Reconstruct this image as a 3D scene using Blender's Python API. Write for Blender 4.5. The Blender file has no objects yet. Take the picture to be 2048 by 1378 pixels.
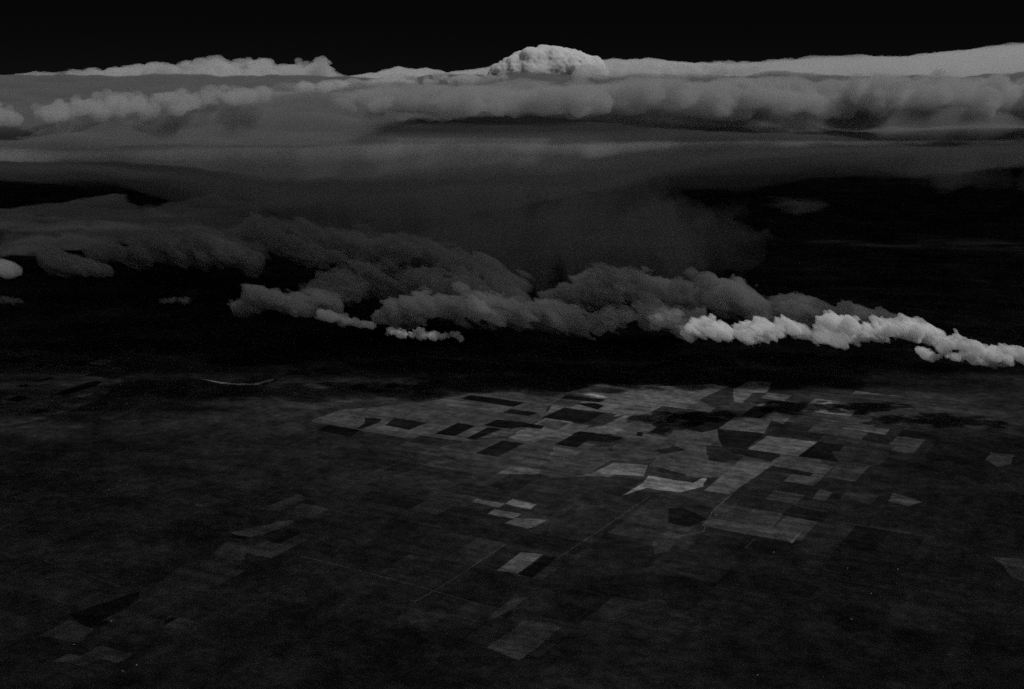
import bpy, math, random
import numpy as np
from mathutils import Vector, Euler

# ------------------------------------------------------------------ camera, sky, sun, exposure
scene = bpy.context.scene
ALT, FOC, HOR = 10500.0, 2600.0, 550.0           # aircraft height (m); focal length and horizon offset in pixels of the 2048 px frame
PITCH = math.atan(HOR / FOC)
cam_data = bpy.data.cameras.new('camera')
cam_data.sensor_width = 36.0
cam_data.lens = FOC / 2048.0 * 36.0
cam_data.clip_start, cam_data.clip_end = 10.0, 3.0e6
camera = bpy.data.objects.new('camera', cam_data)
scene.collection.objects.link(camera)
camera.location = (0, 0, ALT)
camera.rotation_euler = (math.radians(90) - PITCH, 0, 0)
scene.camera = camera

SUN_EL, SUN_AZ = math.radians(60), math.radians(112)   # azimuth measured from straight ahead (+Y) towards the right (+X)
S = Vector((math.cos(SUN_EL) * math.sin(SUN_AZ), math.cos(SUN_EL) * math.cos(SUN_AZ), math.sin(SUN_EL)))
world = bpy.data.worlds.new('World'); scene.world = world; world.use_nodes = True
wn = world.node_tree; wn.nodes.clear()
sky = wn.nodes.new('ShaderNodeTexSky'); sky.sky_type = 'NISHITA'; sky.sun_disc = False
sky.sun_elevation = SUN_EL; sky.sun_rotation = SUN_AZ; sky.altitude = ALT
sky.air_density, sky.dust_density, sky.ozone_density = 1.0, 0.0, 1.0
sep = wn.nodes.new('ShaderNodeSeparateColor')          # red-filtered black-and-white film: only the red of the sky counts
comb = wn.nodes.new('ShaderNodeCombineColor')
bg = wn.nodes.new('ShaderNodeBackground'); bg.inputs['Strength'].default_value = 0.0011
wo = wn.nodes.new('ShaderNodeOutputWorld')
wn.links.new(sky.outputs[0], sep.inputs[0])
for i in range(3): wn.links.new(sep.outputs[0], comb.inputs[i])
wn.links.new(comb.outputs[0], bg.inputs['Color']); wn.links.new(bg.outputs[0], wo.inputs['Surface'])

sun_data = bpy.data.lights.new('sun', 'SUN'); sun_data.energy = 3.0; sun_data.angle = math.radians(0.53)
sun_data.color = (1, 1, 1)
sun = bpy.data.objects.new('sun', sun_data); scene.collection.objects.link(sun)
sun.rotation_euler = S.to_track_quat('Z', 'Y').to_euler()
sun.location = (0, 0, 30000)

vs = scene.view_settings
scene.display_settings.display_device = 'sRGB'
vs.view_transform = 'Standard'; vs.look = 'None'; vs.exposure = -0.45; vs.gamma = 1.0; vs.use_curve_mapping = False
cy = scene.cycles
cy.max_bounces = 6; cy.volume_bounces = 5; cy.diffuse_bounces = 1; cy.transparent_max_bounces = 64
cy.use_light_tree = False
cy.sample_clamp_indirect = 0.3
cy.use_denoising = False
cy.use_adaptive_sampling = False
scene.render.film_transparent = False

# ------------------------------------------------------------------ helpers
def ray(px, py):
    x, y = px - 1024.0, 689.0 - py
    c, s = math.cos(PITCH), math.sin(PITCH)
    return np.array((x, FOC * c + y * s, -FOC * s + y * c))

def at_depth(px, py, Y):
    """world point seen at photo pixel (px,py) that lies Y metres ahead"""
    d = ray(px, py); return np.array((0, 0, ALT)) + d * (Y / d[1])

def at_height(px, py, z):
    d = ray(px, py); return np.array((0, 0, ALT)) + d * ((z - ALT) / d[2])

def mpp(Y): return Y / FOC * 1.0            # metres per photo pixel at distance Y

_lat = np.random.RandomState(7).uniform(-1, 1, 64 ** 3).astype(np.float32)

def noise3(p):
    """smooth lattice noise, mostly -0.6..0.6, p is (n,3)"""
    p = np.asarray(p, np.float32); i = np.floor(p).astype(np.int32); f = p - i
    u = f * f * (3 - 2 * f); i &= 63; j = (i + 1) & 63
    x0, x1, y0, y1, z0, z1 = i[:, 0] << 12, j[:, 0] << 12, i[:, 1] << 6, j[:, 1] << 6, i[:, 2], j[:, 2]
    a, b, c = u[:, 0], u[:, 1], u[:, 2]
    def row(xy): v = _lat[xy + z0]; return v + (_lat[xy + z1] - v) * c
    q0 = row(x0 + y0); q0 = q0 + (row(x0 + y1) - q0) * b
    q1 = row(x1 + y0); q1 = q1 + (row(x1 + y1) - q1) * b
    return q0 + (q1 - q0) * a

def fbm(p, octaves=4, gain=0.5, billow=False, seed=0.0):
    p = np.asarray(p, np.float32) + np.float32(seed * 17.31)
    a, s, tot = 1.0, 0.0, 0.0
    for k in range(octaves):
        n = noise3(p)
        s = s + a * (np.abs(n) * 1.6 - 0.5 if billow else n)
        tot += a; a *= gain
        p = p * np.float32(2.03) + np.float32(11.7)
    return s / tot

def smooth(e0, e1, x):
    t = np.clip((x - e0) / (e1 - e0), 0, 1); return t * t * (3 - 2 * t)

def mesh_object(name, verts, faces, mat=None, parent=None, shade=True):
    me = bpy.data.meshes.new(name)
    verts = np.asarray(verts, np.float32)
    if isinstance(faces, np.ndarray):
        k = faces.shape[1]
        me.vertices.add(len(verts)); me.vertices.foreach_set('co', verts.ravel())
        me.loops.add(faces.size); me.loops.foreach_set('vertex_index', faces.astype(np.int32).ravel())
        me.polygons.add(len(faces)); me.polygons.foreach_set('loop_start', (np.arange(len(faces)) * k).astype(np.int32))
        me.update(calc_edges=True)
    else:
        me.from_pydata([tuple(v) for v in verts], [], faces)
    me.validate()
    if shade: me.polygons.foreach_set('use_smooth', np.ones(len(me.polygons), bool))
    o = bpy.data.objects.new(name, me); scene.collection.objects.link(o)
    if mat: me.materials.append(mat)
    if parent: o.parent = parent
    return o

def origin_to(o, c):
    """move the object's origin to c without moving the mesh"""
    c = np.asarray(c, np.float32); me = o.data
    co = np.empty(len(me.vertices) * 3, np.float32); me.vertices.foreach_get('co', co)
    me.vertices.foreach_set('co', (co.reshape(-1, 3) - c).ravel()); me.update(); o.location = c.tolist()

def tag(o, label=None, category=None, group=None, kind=None):
    if label: o['label'] = label
    if category: o['category'] = category
    if group: o['group'] = group
    if kind: o['kind'] = kind
    return o

def surface_nets(F, org, h):
    """quads of the zero level of grid F (negative inside)"""
    ins = F < 0
    nx, ny, nz = F.shape
    c = [ins[i:nx - 1 + i, j:ny - 1 + j, k:nz - 1 + k] for i in (0, 1) for j in (0, 1) for k in (0, 1)]
    cnt = sum(x.astype(np.int8) for x in c)
    act = (cnt > 0) & (cnt < 8)
    idx = np.full(act.shape, -1, np.int64); ijk = np.argwhere(act); idx[act] = np.arange(len(ijk))
    acc = np.zeros((len(ijk), 3), np.float32); num = np.zeros(len(ijk), np.float32)
    corners = np.array([(i, j, k) for i in (0, 1) for j in (0, 1) for k in (0, 1)])
    vals = [F[ijk[:, 0] + a, ijk[:, 1] + b, ijk[:, 2] + d] for a, b, d in corners]
    for a in range(8):
        for b in range(a + 1, 8):
            dlt = corners[b] - corners[a]
            if abs(dlt).sum() != 1: continue
            va, vb = vals[a], vals[b]; m = (va < 0) != (vb < 0)
            t = np.where(m, va / np.where(m, va - vb, 1), 0)
            acc += (corners[a] + t[:, None] * dlt) * m[:, None]; num += m
    V = (ijk + acc / num[:, None]) * h + org
    Q = []
    for ax in range(3):
        o1, o2 = [(1, 2), (2, 0), (0, 1)][ax]
        sl0 = [slice(1, -1)] * 3; sl1 = [slice(1, -1)] * 3
        sl0[ax] = slice(0, -1); sl1[ax] = slice(1, None)
        A, B = ins[tuple(sl0)], ins[tuple(sl1)]
        e = np.argwhere(A != B); flip = A[A != B]
        base = e.copy()
        for q in range(3):
            if q != ax: base[:, q] += 1
        def cell(d1, d2):
            q = base.copy(); q[:, o1] -= d1; q[:, o2] -= d2
            return idx[q[:, 0], q[:, 1], q[:, 2]]
        f = np.stack([cell(1, 1), cell(0, 1), cell(0, 0), cell(1, 0)], 1)
        f = np.where(flip[:, None], f, f[:, ::-1])
        Q.append(f)
    Q = np.concatenate(Q); Q = Q[(Q >= 0).all(1)]
    return V, Q

def keep_islands(V, Q, share=0.15):
    """drop torn-off shreds smaller than a share of the largest piece"""
    ed = np.concatenate([Q[:, [0, 1]], Q[:, [1, 2]], Q[:, [2, 3]]])
    lab = np.arange(len(V)); A_, B_ = ed[:, 0], ed[:, 1]
    while True:                                  # hook roots together, then shorten the pointers
        ra, rb = lab[A_], lab[B_]; m = ra != rb
        if not m.any(): break
        hi_, lo_ = np.maximum(ra[m], rb[m]), np.minimum(ra[m], rb[m])
        lab[hi_] = lo_
        while True:
            n2 = lab[lab]
            if (n2 == lab).all(): break
            lab = n2
    u, inv, n = np.unique(lab, return_inverse=True, return_counts=True)
    ok = (n >= n.max() * share)[inv]
    Q = Q[ok[Q].all(1)]; used = np.unique(Q); re = np.full(len(V), -1); re[used] = np.arange(len(used))
    return V[used], re[Q]

# ------------------------------------------------------------------ cloud materials: a droplet volume with a thin, uneven skin
_mats = {}
def cloud_material(name, density, skin=0.05, aniso=0.2, noise_scale=None, lo=0.35, hi=0.65, albedo=1.0, step=1.0, stretch=(1, 1, 1), skin_scale=None, skin_hi=0.3, skin_range=(0.45, 0.7), skin_stretch=(1, 1, 1), skin_rot=0.0):
    if name in _mats: return _mats[name]
    m = bpy.data.materials.new(name); m.use_nodes = True; nt = m.node_tree; nt.nodes.clear()
    out = nt.nodes.new('ShaderNodeOutputMaterial')
    vol = nt.nodes.new('ShaderNodeVolumeScatter')
    vol.inputs['Color'].default_value = (albedo,) * 3 + (1,)
    vol.inputs['Density'].default_value = density; vol.inputs['Anisotropy'].default_value = aniso
    if albedo < 1:
        ab = nt.nodes.new('ShaderNodeVolumeAbsorption'); ab.inputs['Color'].default_value = (albedo,) * 3 + (1,); ab.inputs['Density'].default_value = density
        ad = nt.nodes.new('ShaderNodeAddShader'); nt.links.new(vol.outputs[0], ad.inputs[0]); nt.links.new(ab.outputs[0], ad.inputs[1]); nt.links.new(ad.outputs[0], out.inputs['Volume'])
    else: nt.links.new(vol.outputs[0], out.inputs['Volume'])
    if noise_scale:
        tc = nt.nodes.new('ShaderNodeTexCoord'); mp = nt.nodes.new('ShaderNodeMapping')
        mp.inputs['Scale'].default_value = stretch
        nz = nt.nodes.new('ShaderNodeTexNoise'); nz.inputs['Scale'].default_value = 1.0 / noise_scale
        nz.inputs['Detail'].default_value = 4; nz.inputs['Roughness'].default_value = 0.55
        mr = nt.nodes.new('ShaderNodeMapRange'); mr.interpolation_type = 'SMOOTHSTEP'
        mr.inputs['From Min'].default_value = lo; mr.inputs['From Max'].default_value = hi
        mr.inputs['To Min'].default_value = 0.0; mr.inputs['To Max'].default_value = density
        nt.links.new(tc.outputs['Object'], mp.inputs[0]); nt.links.new(mp.outputs[0], nz.inputs['Vector'])
        nt.links.new(nz.outputs[0], mr.inputs[0]); nt.links.new(mr.outputs[0], vol.inputs['Density'])
        m.cycles.volume_step_rate = step
    tr = nt.nodes.new('ShaderNodeBsdfTransparent'); df = nt.nodes.new('ShaderNodeBsdfDiffuse')
    df.inputs['Color'].default_value = (0.9, 0.9, 0.9, 1); mx = nt.nodes.new('ShaderNodeMixShader')
    mx.inputs[0].default_value = skin
    if skin_scale:
        g = nt.nodes.new('ShaderNodeNewGeometry'); mp2 = nt.nodes.new('ShaderNodeMapping'); mp3 = nt.nodes.new('ShaderNodeMapping')
        mp2.inputs['Rotation'].default_value = (0, 0, -skin_rot); mp3.inputs['Scale'].default_value = skin_stretch
        n2 = nt.nodes.new('ShaderNodeTexNoise'); n2.inputs['Scale'].default_value = 1.0 / skin_scale; n2.inputs['Detail'].default_value = 7; n2.inputs['Roughness'].default_value = 0.6
        n2.inputs['Distortion'].default_value = 0.6
        r2 = nt.nodes.new('ShaderNodeMapRange'); r2.interpolation_type = 'SMOOTHSTEP'
        for i, v in enumerate((skin_range[0], skin_range[1], skin, skin_hi)): r2.inputs[i + 1].default_value = v
        nt.links.new(g.outputs['Position'], mp2.inputs[0]); nt.links.new(mp2.outputs[0], mp3.inputs[0]); nt.links.new(mp3.outputs[0], n2.inputs['Vector'])
        nt.links.new(n2.outputs[0], r2.inputs[0]); nt.links.new(r2.outputs[0], mx.inputs[0])
    nt.links.new(tr.outputs[0], mx.inputs[1]); nt.links.new(df.outputs[0], mx.inputs[2]); nt.links.new(mx.outputs[0], out.inputs['Surface'])
    _mats[name] = m
    return m

# ------------------------------------------------------------------ cloud shapes
def cumulus(name, blobs, Y, h, mat, amp=0.3, feat=500., seed=1, depth=1.0, shear=0.0, base=None, thick=1.0, jitter=0.5, octaves=5, share=0.15, blend=0.3, draw=0.5, gain=0.6):
    """heaped cloud: ellipsoids given as (px, py, rx px, rz px[, dY]) seen at distance Y, swollen by billows"""
    h = h * 1.27
    r_ = random.Random(seed)
    E_ = []
    for b in blobs:
        px, py, rx, rz = b[:4]; dy = b[4] if len(b) > 4 else r_.uniform(-jitter, jitter) * rx * mpp(Y) * depth
        y = Y + dy; c = at_depth(px, py, y); k = mpp(y)
        E_.append((c, np.array((rx * k, max(rx, rz) * k * depth, rz * k * thick))))
    lo = np.min([c - r for c, r in E_], 0); hi = np.max([c + r for c, r in E_], 0)
    A = amp * float(np.mean([r.min() for _, r in E_]))
    lo = lo - 1.2 * A - 3 * h; hi = hi + 1.2 * A + 3 * h
    n = np.ceil((hi - lo) / h).astype(int) + 1
    F = np.full(n, 1e6, np.float32)
    for c, r in E_:
        w = float(r.min()) * blend
        i0 = np.maximum(np.floor((c - r - lo - 1.8 * A - w) / h).astype(int) - 1, 0); i1 = np.minimum(np.ceil((c + r - lo + 1.8 * A + w) / h).astype(int) + 2, n)
        g = np.ix_(*[np.arange(i0[q], i1[q]) for q in range(3)])
        t = [((lo[q] + h * np.arange(i0[q], i1[q]) - c[q]) / r[q]) ** 2 for q in range(3)]
        d = (np.sqrt(t[0][:, None, None] + t[1][None, :, None] + t[2][None, None, :]) - 1).astype(np.float32) * float(r.min())
        f = F[g]; hh = np.clip(0.5 + 0.5 * (f - d) / w, 0, 1)
        F[g] = np.where(f > 1e5, d, f * (1 - hh) + d * hh - w * hh * (1 - hh))
    near3 = np.abs(F) < 1.25 * A + 2 * h
    X = np.argwhere(near3).astype(np.float32) * h + lo.astype(np.float32)
    Pn = X / feat
    if shear:                                   # features drawn out along the wind-sheared slant
        a = math.radians(-shear); q0 = Pn[:, 0] * math.cos(a) + Pn[:, 2] * math.sin(a); q2 = -Pn[:, 0] * math.sin(a) + Pn[:, 2] * math.cos(a)
        Pn = np.stack([q0 * draw, Pn[:, 1], q2 * 1.15], 1)
    bn = fbm(Pn, octaves, gain, True, seed)
    bn2 = fbm(Pn * 0.6, octaves, gain + 0.05, False, seed + 5)
    F[near3] -= A * (1.2 * bn + 1.7 * bn2)
    if base is not None:
        zb = at_depth(1024, base, Y)[2]
        zg = lo[2] + h * np.arange(n[2])
        F = np.maximum(F, (zb - zg)[None, None, :].astype(np.float32))
    F[0], F[-1], F[:, 0], F[:, -1], F[:, :, 0], F[:, :, -1] = h, h, h, h, h, h
    V, Q = surface_nets(F, lo, h)
    V, Q = keep_islands(V, Q, share)
    o = mesh_object(name, V, Q, mat)
    origin_to(o, [(V[:, 0].min() + V[:, 0].max()) / 2, (V[:, 1].min() + V[:, 1].max()) / 2, V[:, 2].min()])
    return o

def heap(name, path, Y, n, h, mat, rmin=5., rmax=14., seed=1, lean=0.0, spread=1.0, **k):
    """cauliflower cloud: many small lobes scattered under a skyline, path is [(px, base py, top py)]"""
    r_ = random.Random(seed * 3 + 1); p = np.array(path, float); blobs = []
    for i in range(n):
        px = r_.uniform(p[0, 0], p[-1, 0]); yb = np.interp(px, p[:, 0], p[:, 1]); yt = np.interp(px, p[:, 0], p[:, 2])
        H = max(yb - yt, 2.0); v = r_.random() ** 0.8
        r = min(r_.uniform(rmin, rmax) * (1.15 - 0.5 * v), H * 0.5)
        y = yb - r - (H - 2 * r) * v
        blobs.append((px + lean * (yb - y), y, r * r_.uniform(1.0, 1.5), r, r_.gauss(0, 0.5) * spread * H * mpp(Y)))
    return cumulus(name, blobs, Y, h, mat, seed=seed, **k)

def slab(name, prof, Y, depth, mat, nx=240, ny=60, top_amp=150., bot_amp=200., feat=3000., seed=1, power=0.5, tilt=0.0, stretch=(1, 1, 1), billow=True, octaves=5, taper=0.06, curve=0.0):
    """long cloud bank: prof is [(px, top py, bottom py)] read at distance Y; its section is a rounded lens of the given depth"""
    prof = np.array(prof, float)
    u = np.linspace(0, 1, nx); v = np.linspace(-1, 1, ny)
    px = prof[0, 0] + u * (prof[-1, 0] - prof[0, 0])
    tp = np.interp(px, prof[:, 0], prof[:, 1]); bp = np.interp(px, prof[:, 0], prof[:, 2])
    x = np.array([at_depth(p, 600, Y)[0] for p in px])
    zt = np.array([at_depth(p, q, Y)[2] for p, q in zip(px, tp)]); zb = np.array([at_depth(p, q, Y)[2] for p, q in zip(px, bp)])
    end = np.clip(np.minimum(u, 1 - u) / taper, 0, 1) ** 0.5
    mid = (zt + zb) / 2; ht = (zt - zb) / 2 * end
    sec = np.clip(1 - np.abs(v) ** 2.2, 0, 1) ** power
    XX = np.repeat(x[:, None], ny, 1); YY = Y + v[None, :] * depth / 2 * (0.55 + 0.45 * end[:, None]) + curve * ((u[:, None] - 0.5) * 2) ** 2
    YY = YY + 0.12 * depth * fbm(np.stack([XX / (feat * 2.2), YY * 0, YY * 0 + seed], -1).reshape(-1, 3), 3, 0.5, False, seed).reshape(XX.shape)
    st = np.array(stretch)
    P3 = np.stack([XX, YY, XX * 0], -1).reshape(-1, 3) / feat * st
    nt_ = fbm(P3, octaves, 0.55, billow, seed).reshape(XX.shape); nb_ = fbm(P3 + 37.1, octaves, 0.5, billow, seed).reshape(XX.shape)
    w = sec[None, :] * end[:, None]
    T = mid[:, None] + ht[:, None] * sec[None, :] + nt_ * top_amp * w ** 0.5
    B = mid[:, None] - ht[:, None] * sec[None, :] - nb_ * bot_amp * w ** 0.5
    T = np.maximum(T, B + 2.0)
    V = np.concatenate([np.stack([XX, YY, T], -1).reshape(-1, 3), np.stack([XX, YY, B], -1).reshape(-1, 3)])
    I = np.arange(nx * ny).reshape(nx, ny); a, b, c, d = I[:-1, :-1].ravel(), I[1:, :-1].ravel(), I[1:, 1:].ravel(), I[:-1, 1:].ravel()
    Nn = nx * ny
    faces = [np.stack([a, b, c, d], 1), np.stack([a + Nn, d + Nn, c + Nn, b + Nn], 1)]
    for ring in (I[:, 0], I[:, -1][::-1], I[0, :][::-1], I[-1, :]):
        p, q = ring[:-1], ring[1:]; faces.append(np.stack([q, p, p + Nn, q + Nn], 1))
    o = mesh_object(name, V, np.concatenate(faces), mat)
    origin_to(o, [x.mean(), Y, B.min()])
    return o

def wedge(name, prof, Yrim, Yback, skew, mat, nx=360, ny=110, amp=250., bamp=600., feat=4500., seed=1, bexp=0.6, rim_drop=250.):
    """storm deck: flat top at flight level, underside falling away behind a thin near rim; prof is [(px, skyline py, underside py)]"""
    prof = np.array(prof, float); u = np.linspace(0, 1, nx); s = np.linspace(0, 1, ny) ** 1.5
    px = prof[0, 0] + u * (prof[-1, 0] - prof[0, 0])
    Yb = 0.35 * Yrim + 0.65 * Yback
    tan = (px - 1024) / FOC / math.cos(PITCH) / (1 + math.tan(PITCH) ** 2) * (1 + math.tan(PITCH) ** 2)
    zt = np.array([at_depth(p, q, Yb)[2] for p, q in zip(px, np.interp(px, prof[:, 0], prof[:, 1]))])
    zb = np.array([at_depth(p, q, Yb)[2] for p, q in zip(px, np.interp(px, prof[:, 0], prof[:, 2]))])
    end = np.clip(np.minimum(u, 1 - u) / 0.05, 0, 1)
    rimn = fbm(np.stack([u * 14, u * 0, u * 0 + seed], -1), 4, 0.55, False, seed)
    rim = Yrim + skew * (u - 0.5) + 2600 * rimn
    YY = rim[:, None] + s[None, :] * (Yback - rim[:, None])
    XX = tan[:, None] * YY
    P3 = np.stack([XX, YY, XX * 0], -1).reshape(-1, 3) / feat
    n1 = fbm(P3 * (0.7, 1.0, 1), 5, 0.55, True, seed).reshape(XX.shape); n2 = fbm(P3 * (0.8, 0.8, 1) + 37.1, 5, 0.5, True, seed).reshape(XX.shape); n3 = fbm(P3 * 0.4 + 11.1, 3, 0.5, False, seed).reshape(XX.shape)
    sh = (np.minimum(1, s * 1.6) ** bexp * np.clip((1 - s) / 0.12, 0, 1) ** 0.5)[None, :] * end[:, None]
    T = zt[:, None] - rim_drop * (1 - np.minimum(1, s * 1.5))[None, :] + amp * (n1 + n3) * np.minimum(1, sh * 2)
    B = T - (zt - zb)[:, None] * sh * (1 + 0.5 * n3) - bamp * (n2 + 0.2) * sh
    B = np.minimum(B, T - 2.0)
    V = np.concatenate([np.stack([XX, YY, T], -1).reshape(-1, 3), np.stack([XX, YY, B], -1).reshape(-1, 3)])
    I = np.arange(nx * ny).reshape(nx, ny); a, b, c, d = I[:-1, :-1].ravel(), I[1:, :-1].ravel(), I[1:, 1:].ravel(), I[:-1, 1:].ravel(); Nn = nx * ny
    faces = [np.stack([a, b, c, d], 1), np.stack([a + Nn, d + Nn, c + Nn, b + Nn], 1)]
    for ring in (I[:, 0], I[:, -1][::-1], I[0, :][::-1], I[-1, :]):
        p, q = ring[:-1], ring[1:]; faces.append(np.stack([q, p, p + Nn, q + Nn], 1))
    o = mesh_object(name, V, np.concatenate(faces), mat); origin_to(o, [0, Yb, B.min()])
    return o

def poly_distance(P, poly):
    """signed distance (positive inside) of points (n,2) to a polygon (m,2)"""
    d = np.full(len(P), 1e18); ins = np.zeros(len(P), bool)
    for i in range(len(poly)):
        a, b = poly[i], poly[(i + 1) % len(poly)]
        e = b - a; w = P - a
        t = np.clip((w @ e) / max(e @ e, 1e-9), 0, 1); q = w - t[:, None] * e
        d = np.minimum(d, (q * q).sum(1))
        c = ((a[1] > P[:, 1]) != (b[1] > P[:, 1]))
        with np.errstate(divide='ignore', invalid='ignore'):
            xx = (b[0] - a[0]) * (P[:, 1] - a[1]) / (b[1] - a[1]) + a[0]
        ins ^= c & (P[:, 0] < xx)
    return np.where(ins, 1, -1) * np.sqrt(d)

def sheet(name, poly_px, z, mat, h=150., edge=1500., thick=500., ragged=1500., feat=2500., seed=1, stretch=(1, 1), angle=0.0, relief=0.5, holes=0.0, share=0.02, world=None):
    """flat cloud layer at height z whose outline is poly_px; it thins to nothing at a ragged rim"""
    poly = np.array(world, float) if world is not None else np.array([at_height(p, q, z)[:2] for p, q in poly_px])
    lo = poly.min(0) - ragged - h; hi = poly.max(0) + ragged + h
    n = np.ceil((hi - lo) / h).astype(int) + 1
    gx, gy = np.meshgrid(lo[0] + h * np.arange(n[0]), lo[1] + h * np.arange(n[1]), indexing='ij')
    P = np.stack([gx, gy], -1).reshape(-1, 2)
    ca, sa = math.cos(angle), math.sin(angle)
    R = np.stack([(P[:, 0] * ca + P[:, 1] * sa) * stretch[0], (-P[:, 0] * sa + P[:, 1] * ca) * stretch[1], P[:, 0] * 0], -1)
    d = poly_distance(P, poly)
    nz = fbm(R / feat, 5, 0.55, False, seed)
    d = d + ragged * 1.6 * nz
    t = smooth(0, edge, d)
    t2 = fbm(R / feat * 1.7, 5, 0.55, True, seed + 3)
    T = thick * t * (1 + relief * t2 * 2.0)
    if holes: T = T - thick * holes * np.clip(fbm(R / feat * 0.8, 4, 0.55, False, seed + 9), 0, 1) * 3
    T = T.reshape(n); mask = T > 2.0
    und = fbm(R / feat * 0.6, 3, 0.5, False, seed + 7).reshape(n) * thick * 0.8
    Zt = z + und + T * 0.65; Zb = z + und - T * 0.35
    I = np.arange(n[0] * n[1]).reshape(n); Nn = I.size
    ok = mask[:-1, :-1] & mask[1:, :-1] & mask[1:, 1:] & mask[:-1, 1:]
    a, b, c, e = I[:-1, :-1][ok], I[1:, :-1][ok], I[1:, 1:][ok], I[:-1, 1:][ok]
    V = np.concatenate([np.stack([gx, gy, Zt], -1).reshape(-1, 3), np.stack([gx, gy, Zb], -1).reshape(-1, 3)])
    top = np.stack([a, b, c, e], 1); bot = np.stack([a, e, c, b], 1) + Nn
    ed = np.concatenate([top[:, [0, 1]], top[:, [1, 2]], top[:, [2, 3]], top[:, [3, 0]]])
    key = np.sort(ed, 1); k = key[:, 0].astype(np.int64) * Nn + key[:, 1]
    u, ix, cn = np.unique(k, return_index=True, return_counts=True)
    rim = ed[ix[cn == 1]]
    side = np.stack([rim[:, 1], rim[:, 0], rim[:, 0] + Nn, rim[:, 1] + Nn], 1)
    V, Q = keep_islands(V, np.concatenate([top, bot, side]), share)
    o = mesh_object(name, V, Q, mat)
    origin_to(o, [V[:, 0].mean(), V[:, 1].mean(), V[:, 2].min()])
    return o

# ------------------------------------------------------------------ ground
def soil_material(name, use_object_color, base):
    m = bpy.data.materials.new(name); m.use_nodes = True; nt = m.node_tree; nt.nodes.clear()
    out = nt.nodes.new('ShaderNodeOutputMaterial'); bs = nt.nodes.new('ShaderNodeBsdfDiffuse')
    tc = nt.nodes.new('ShaderNodeTexCoord'); geo = nt.nodes.new('ShaderNodeNewGeometry')
    mp = nt.nodes.new('ShaderNodeMapping'); mp.inputs['Rotation'].default_value = (0, 0, math.radians(28.5))
    nt.links.new(geo.outputs['Position'], mp.inputs[0])
    def nz(scale, detail, stretch=None, rough=0.6):
        n = nt.nodes.new('ShaderNodeTexNoise'); n.inputs['Scale'].default_value = 1.0 / scale; n.inputs['Detail'].default_value = detail; n.inputs['Roughness'].default_value = rough
        if stretch:
            q = nt.nodes.new('ShaderNodeMapping'); q.inputs['Scale'].default_value = stretch
            nt.links.new(mp.outputs[0], q.inputs[0]); nt.links.new(q.outputs[0], n.inputs['Vector'])
        else: nt.links.new(mp.outputs[0], n.inputs['Vector'])
        return n.outputs[0]
    def mr(x, a, b, c, d):
        n = nt.nodes.new('ShaderNodeMapRange'); 
        for i, v in enumerate((a, b, c, d)): n.inputs[i + 1].default_value = v
        nt.links.new(x, n.inputs[0]); return n.outputs[0]
    def mul(a, b):
        n = nt.nodes.new('ShaderNodeMath'); n.operation = 'MULTIPLY'; nt.links.new(a, n.inputs[0])
        if isinstance(b, float): n.inputs[1].default_value = b
        else: nt.links.new(b, n.inputs[1])
        return n.outputs[0]
    def cells(w, hgt, lo_, hi_):                  # parcels and cropping strips on the survey grid
        q = nt.nodes.new('ShaderNodeMapping'); q.inputs['Scale'].default_value = (1.0 / w, 1.0 / hgt, 0)
        fl = nt.nodes.new('ShaderNodeVectorMath'); fl.operation = 'FLOOR'; wn_ = nt.nodes.new('ShaderNodeTexWhiteNoise'); wn_.noise_dimensions = '2D'
        nt.links.new(mp.outputs[0], q.inputs[0]); nt.links.new(q.outputs[0], fl.inputs[0]); nt.links.new(fl.outputs[0], wn_.inputs['Vector'])
        return mr(wn_.outputs[0], 0, 1, lo_, hi_)
    fine = mr(nz(330, 9, rough=0.78), 0.4, 0.6, 0.6, 1.4)
    mid = mr(nz(1100, 5, rough=0.6), 0.4, 0.6, 0.8, 1.2)
    tot = mul(fine, mid)
    if use_object_color:
        tot = mul(tot, mr(nz(420, 4, (0.1, 1.7, 1)), 0.4, 0.6, 0.82, 1.18)); tot = mul(tot, cells(810, 205, 0.88, 1.1))
    if use_object_color:
        oi = nt.nodes.new('ShaderNodeObjectInfo'); sp = nt.nodes.new('ShaderNodeSeparateColor')
        nt.links.new(oi.outputs['Color'], sp.inputs[0]); tot = mul(tot, sp.outputs[0])
    else:
        big = mr(nz(5200, 6, rough=0.62), 0.3, 0.72, 0.5, 1.5)
        tot = mul(mul(tot, cells(1620, 820, 0.82, 1.15)), cells(3240, 3240, 0.85, 1.15))
        tot = mul(tot, mr(nz(1500, 8, rough=0.75), 0.35, 0.75, 0.6, 1.7))
        rd = nt.nodes.new('ShaderNodeTexNoise'); rd.noise_type = 'RIDGED_MULTIFRACTAL'; rd.inputs['Scale'].default_value = 1 / 3800; rd.inputs['Detail'].default_value = 6
        nt.links.new(mp.outputs[0], rd.inputs['Vector'])          # pale dry washes and draws
        tot = mul(tot, mr(rd.outputs[0], 0.75, 1.3, 1.0, 1.9))
        sp_ = nt.nodes.new('ShaderNodeTexVoronoi'); sp_.inputs['Scale'].default_value = 1 / 700.0
        nt.links.new(mp.outputs[0], sp_.inputs['Vector'])         # scattered pale blow-outs and ponds
        tot = mul(tot, mr(sp_.outputs['Distance'], 0.04, 0.12, 1.6, 1.0))
        tot = mul(mul(tot, big), base)
    c = nt.nodes.new('ShaderNodeCombineColor')
    for i in range(3): nt.links.new(tot, c.inputs[i])
    nt.links.new(c.outputs[0], bs.inputs['Color']); nt.links.new(bs.outputs[0], out.inputs['Surface'])
    return m

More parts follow.
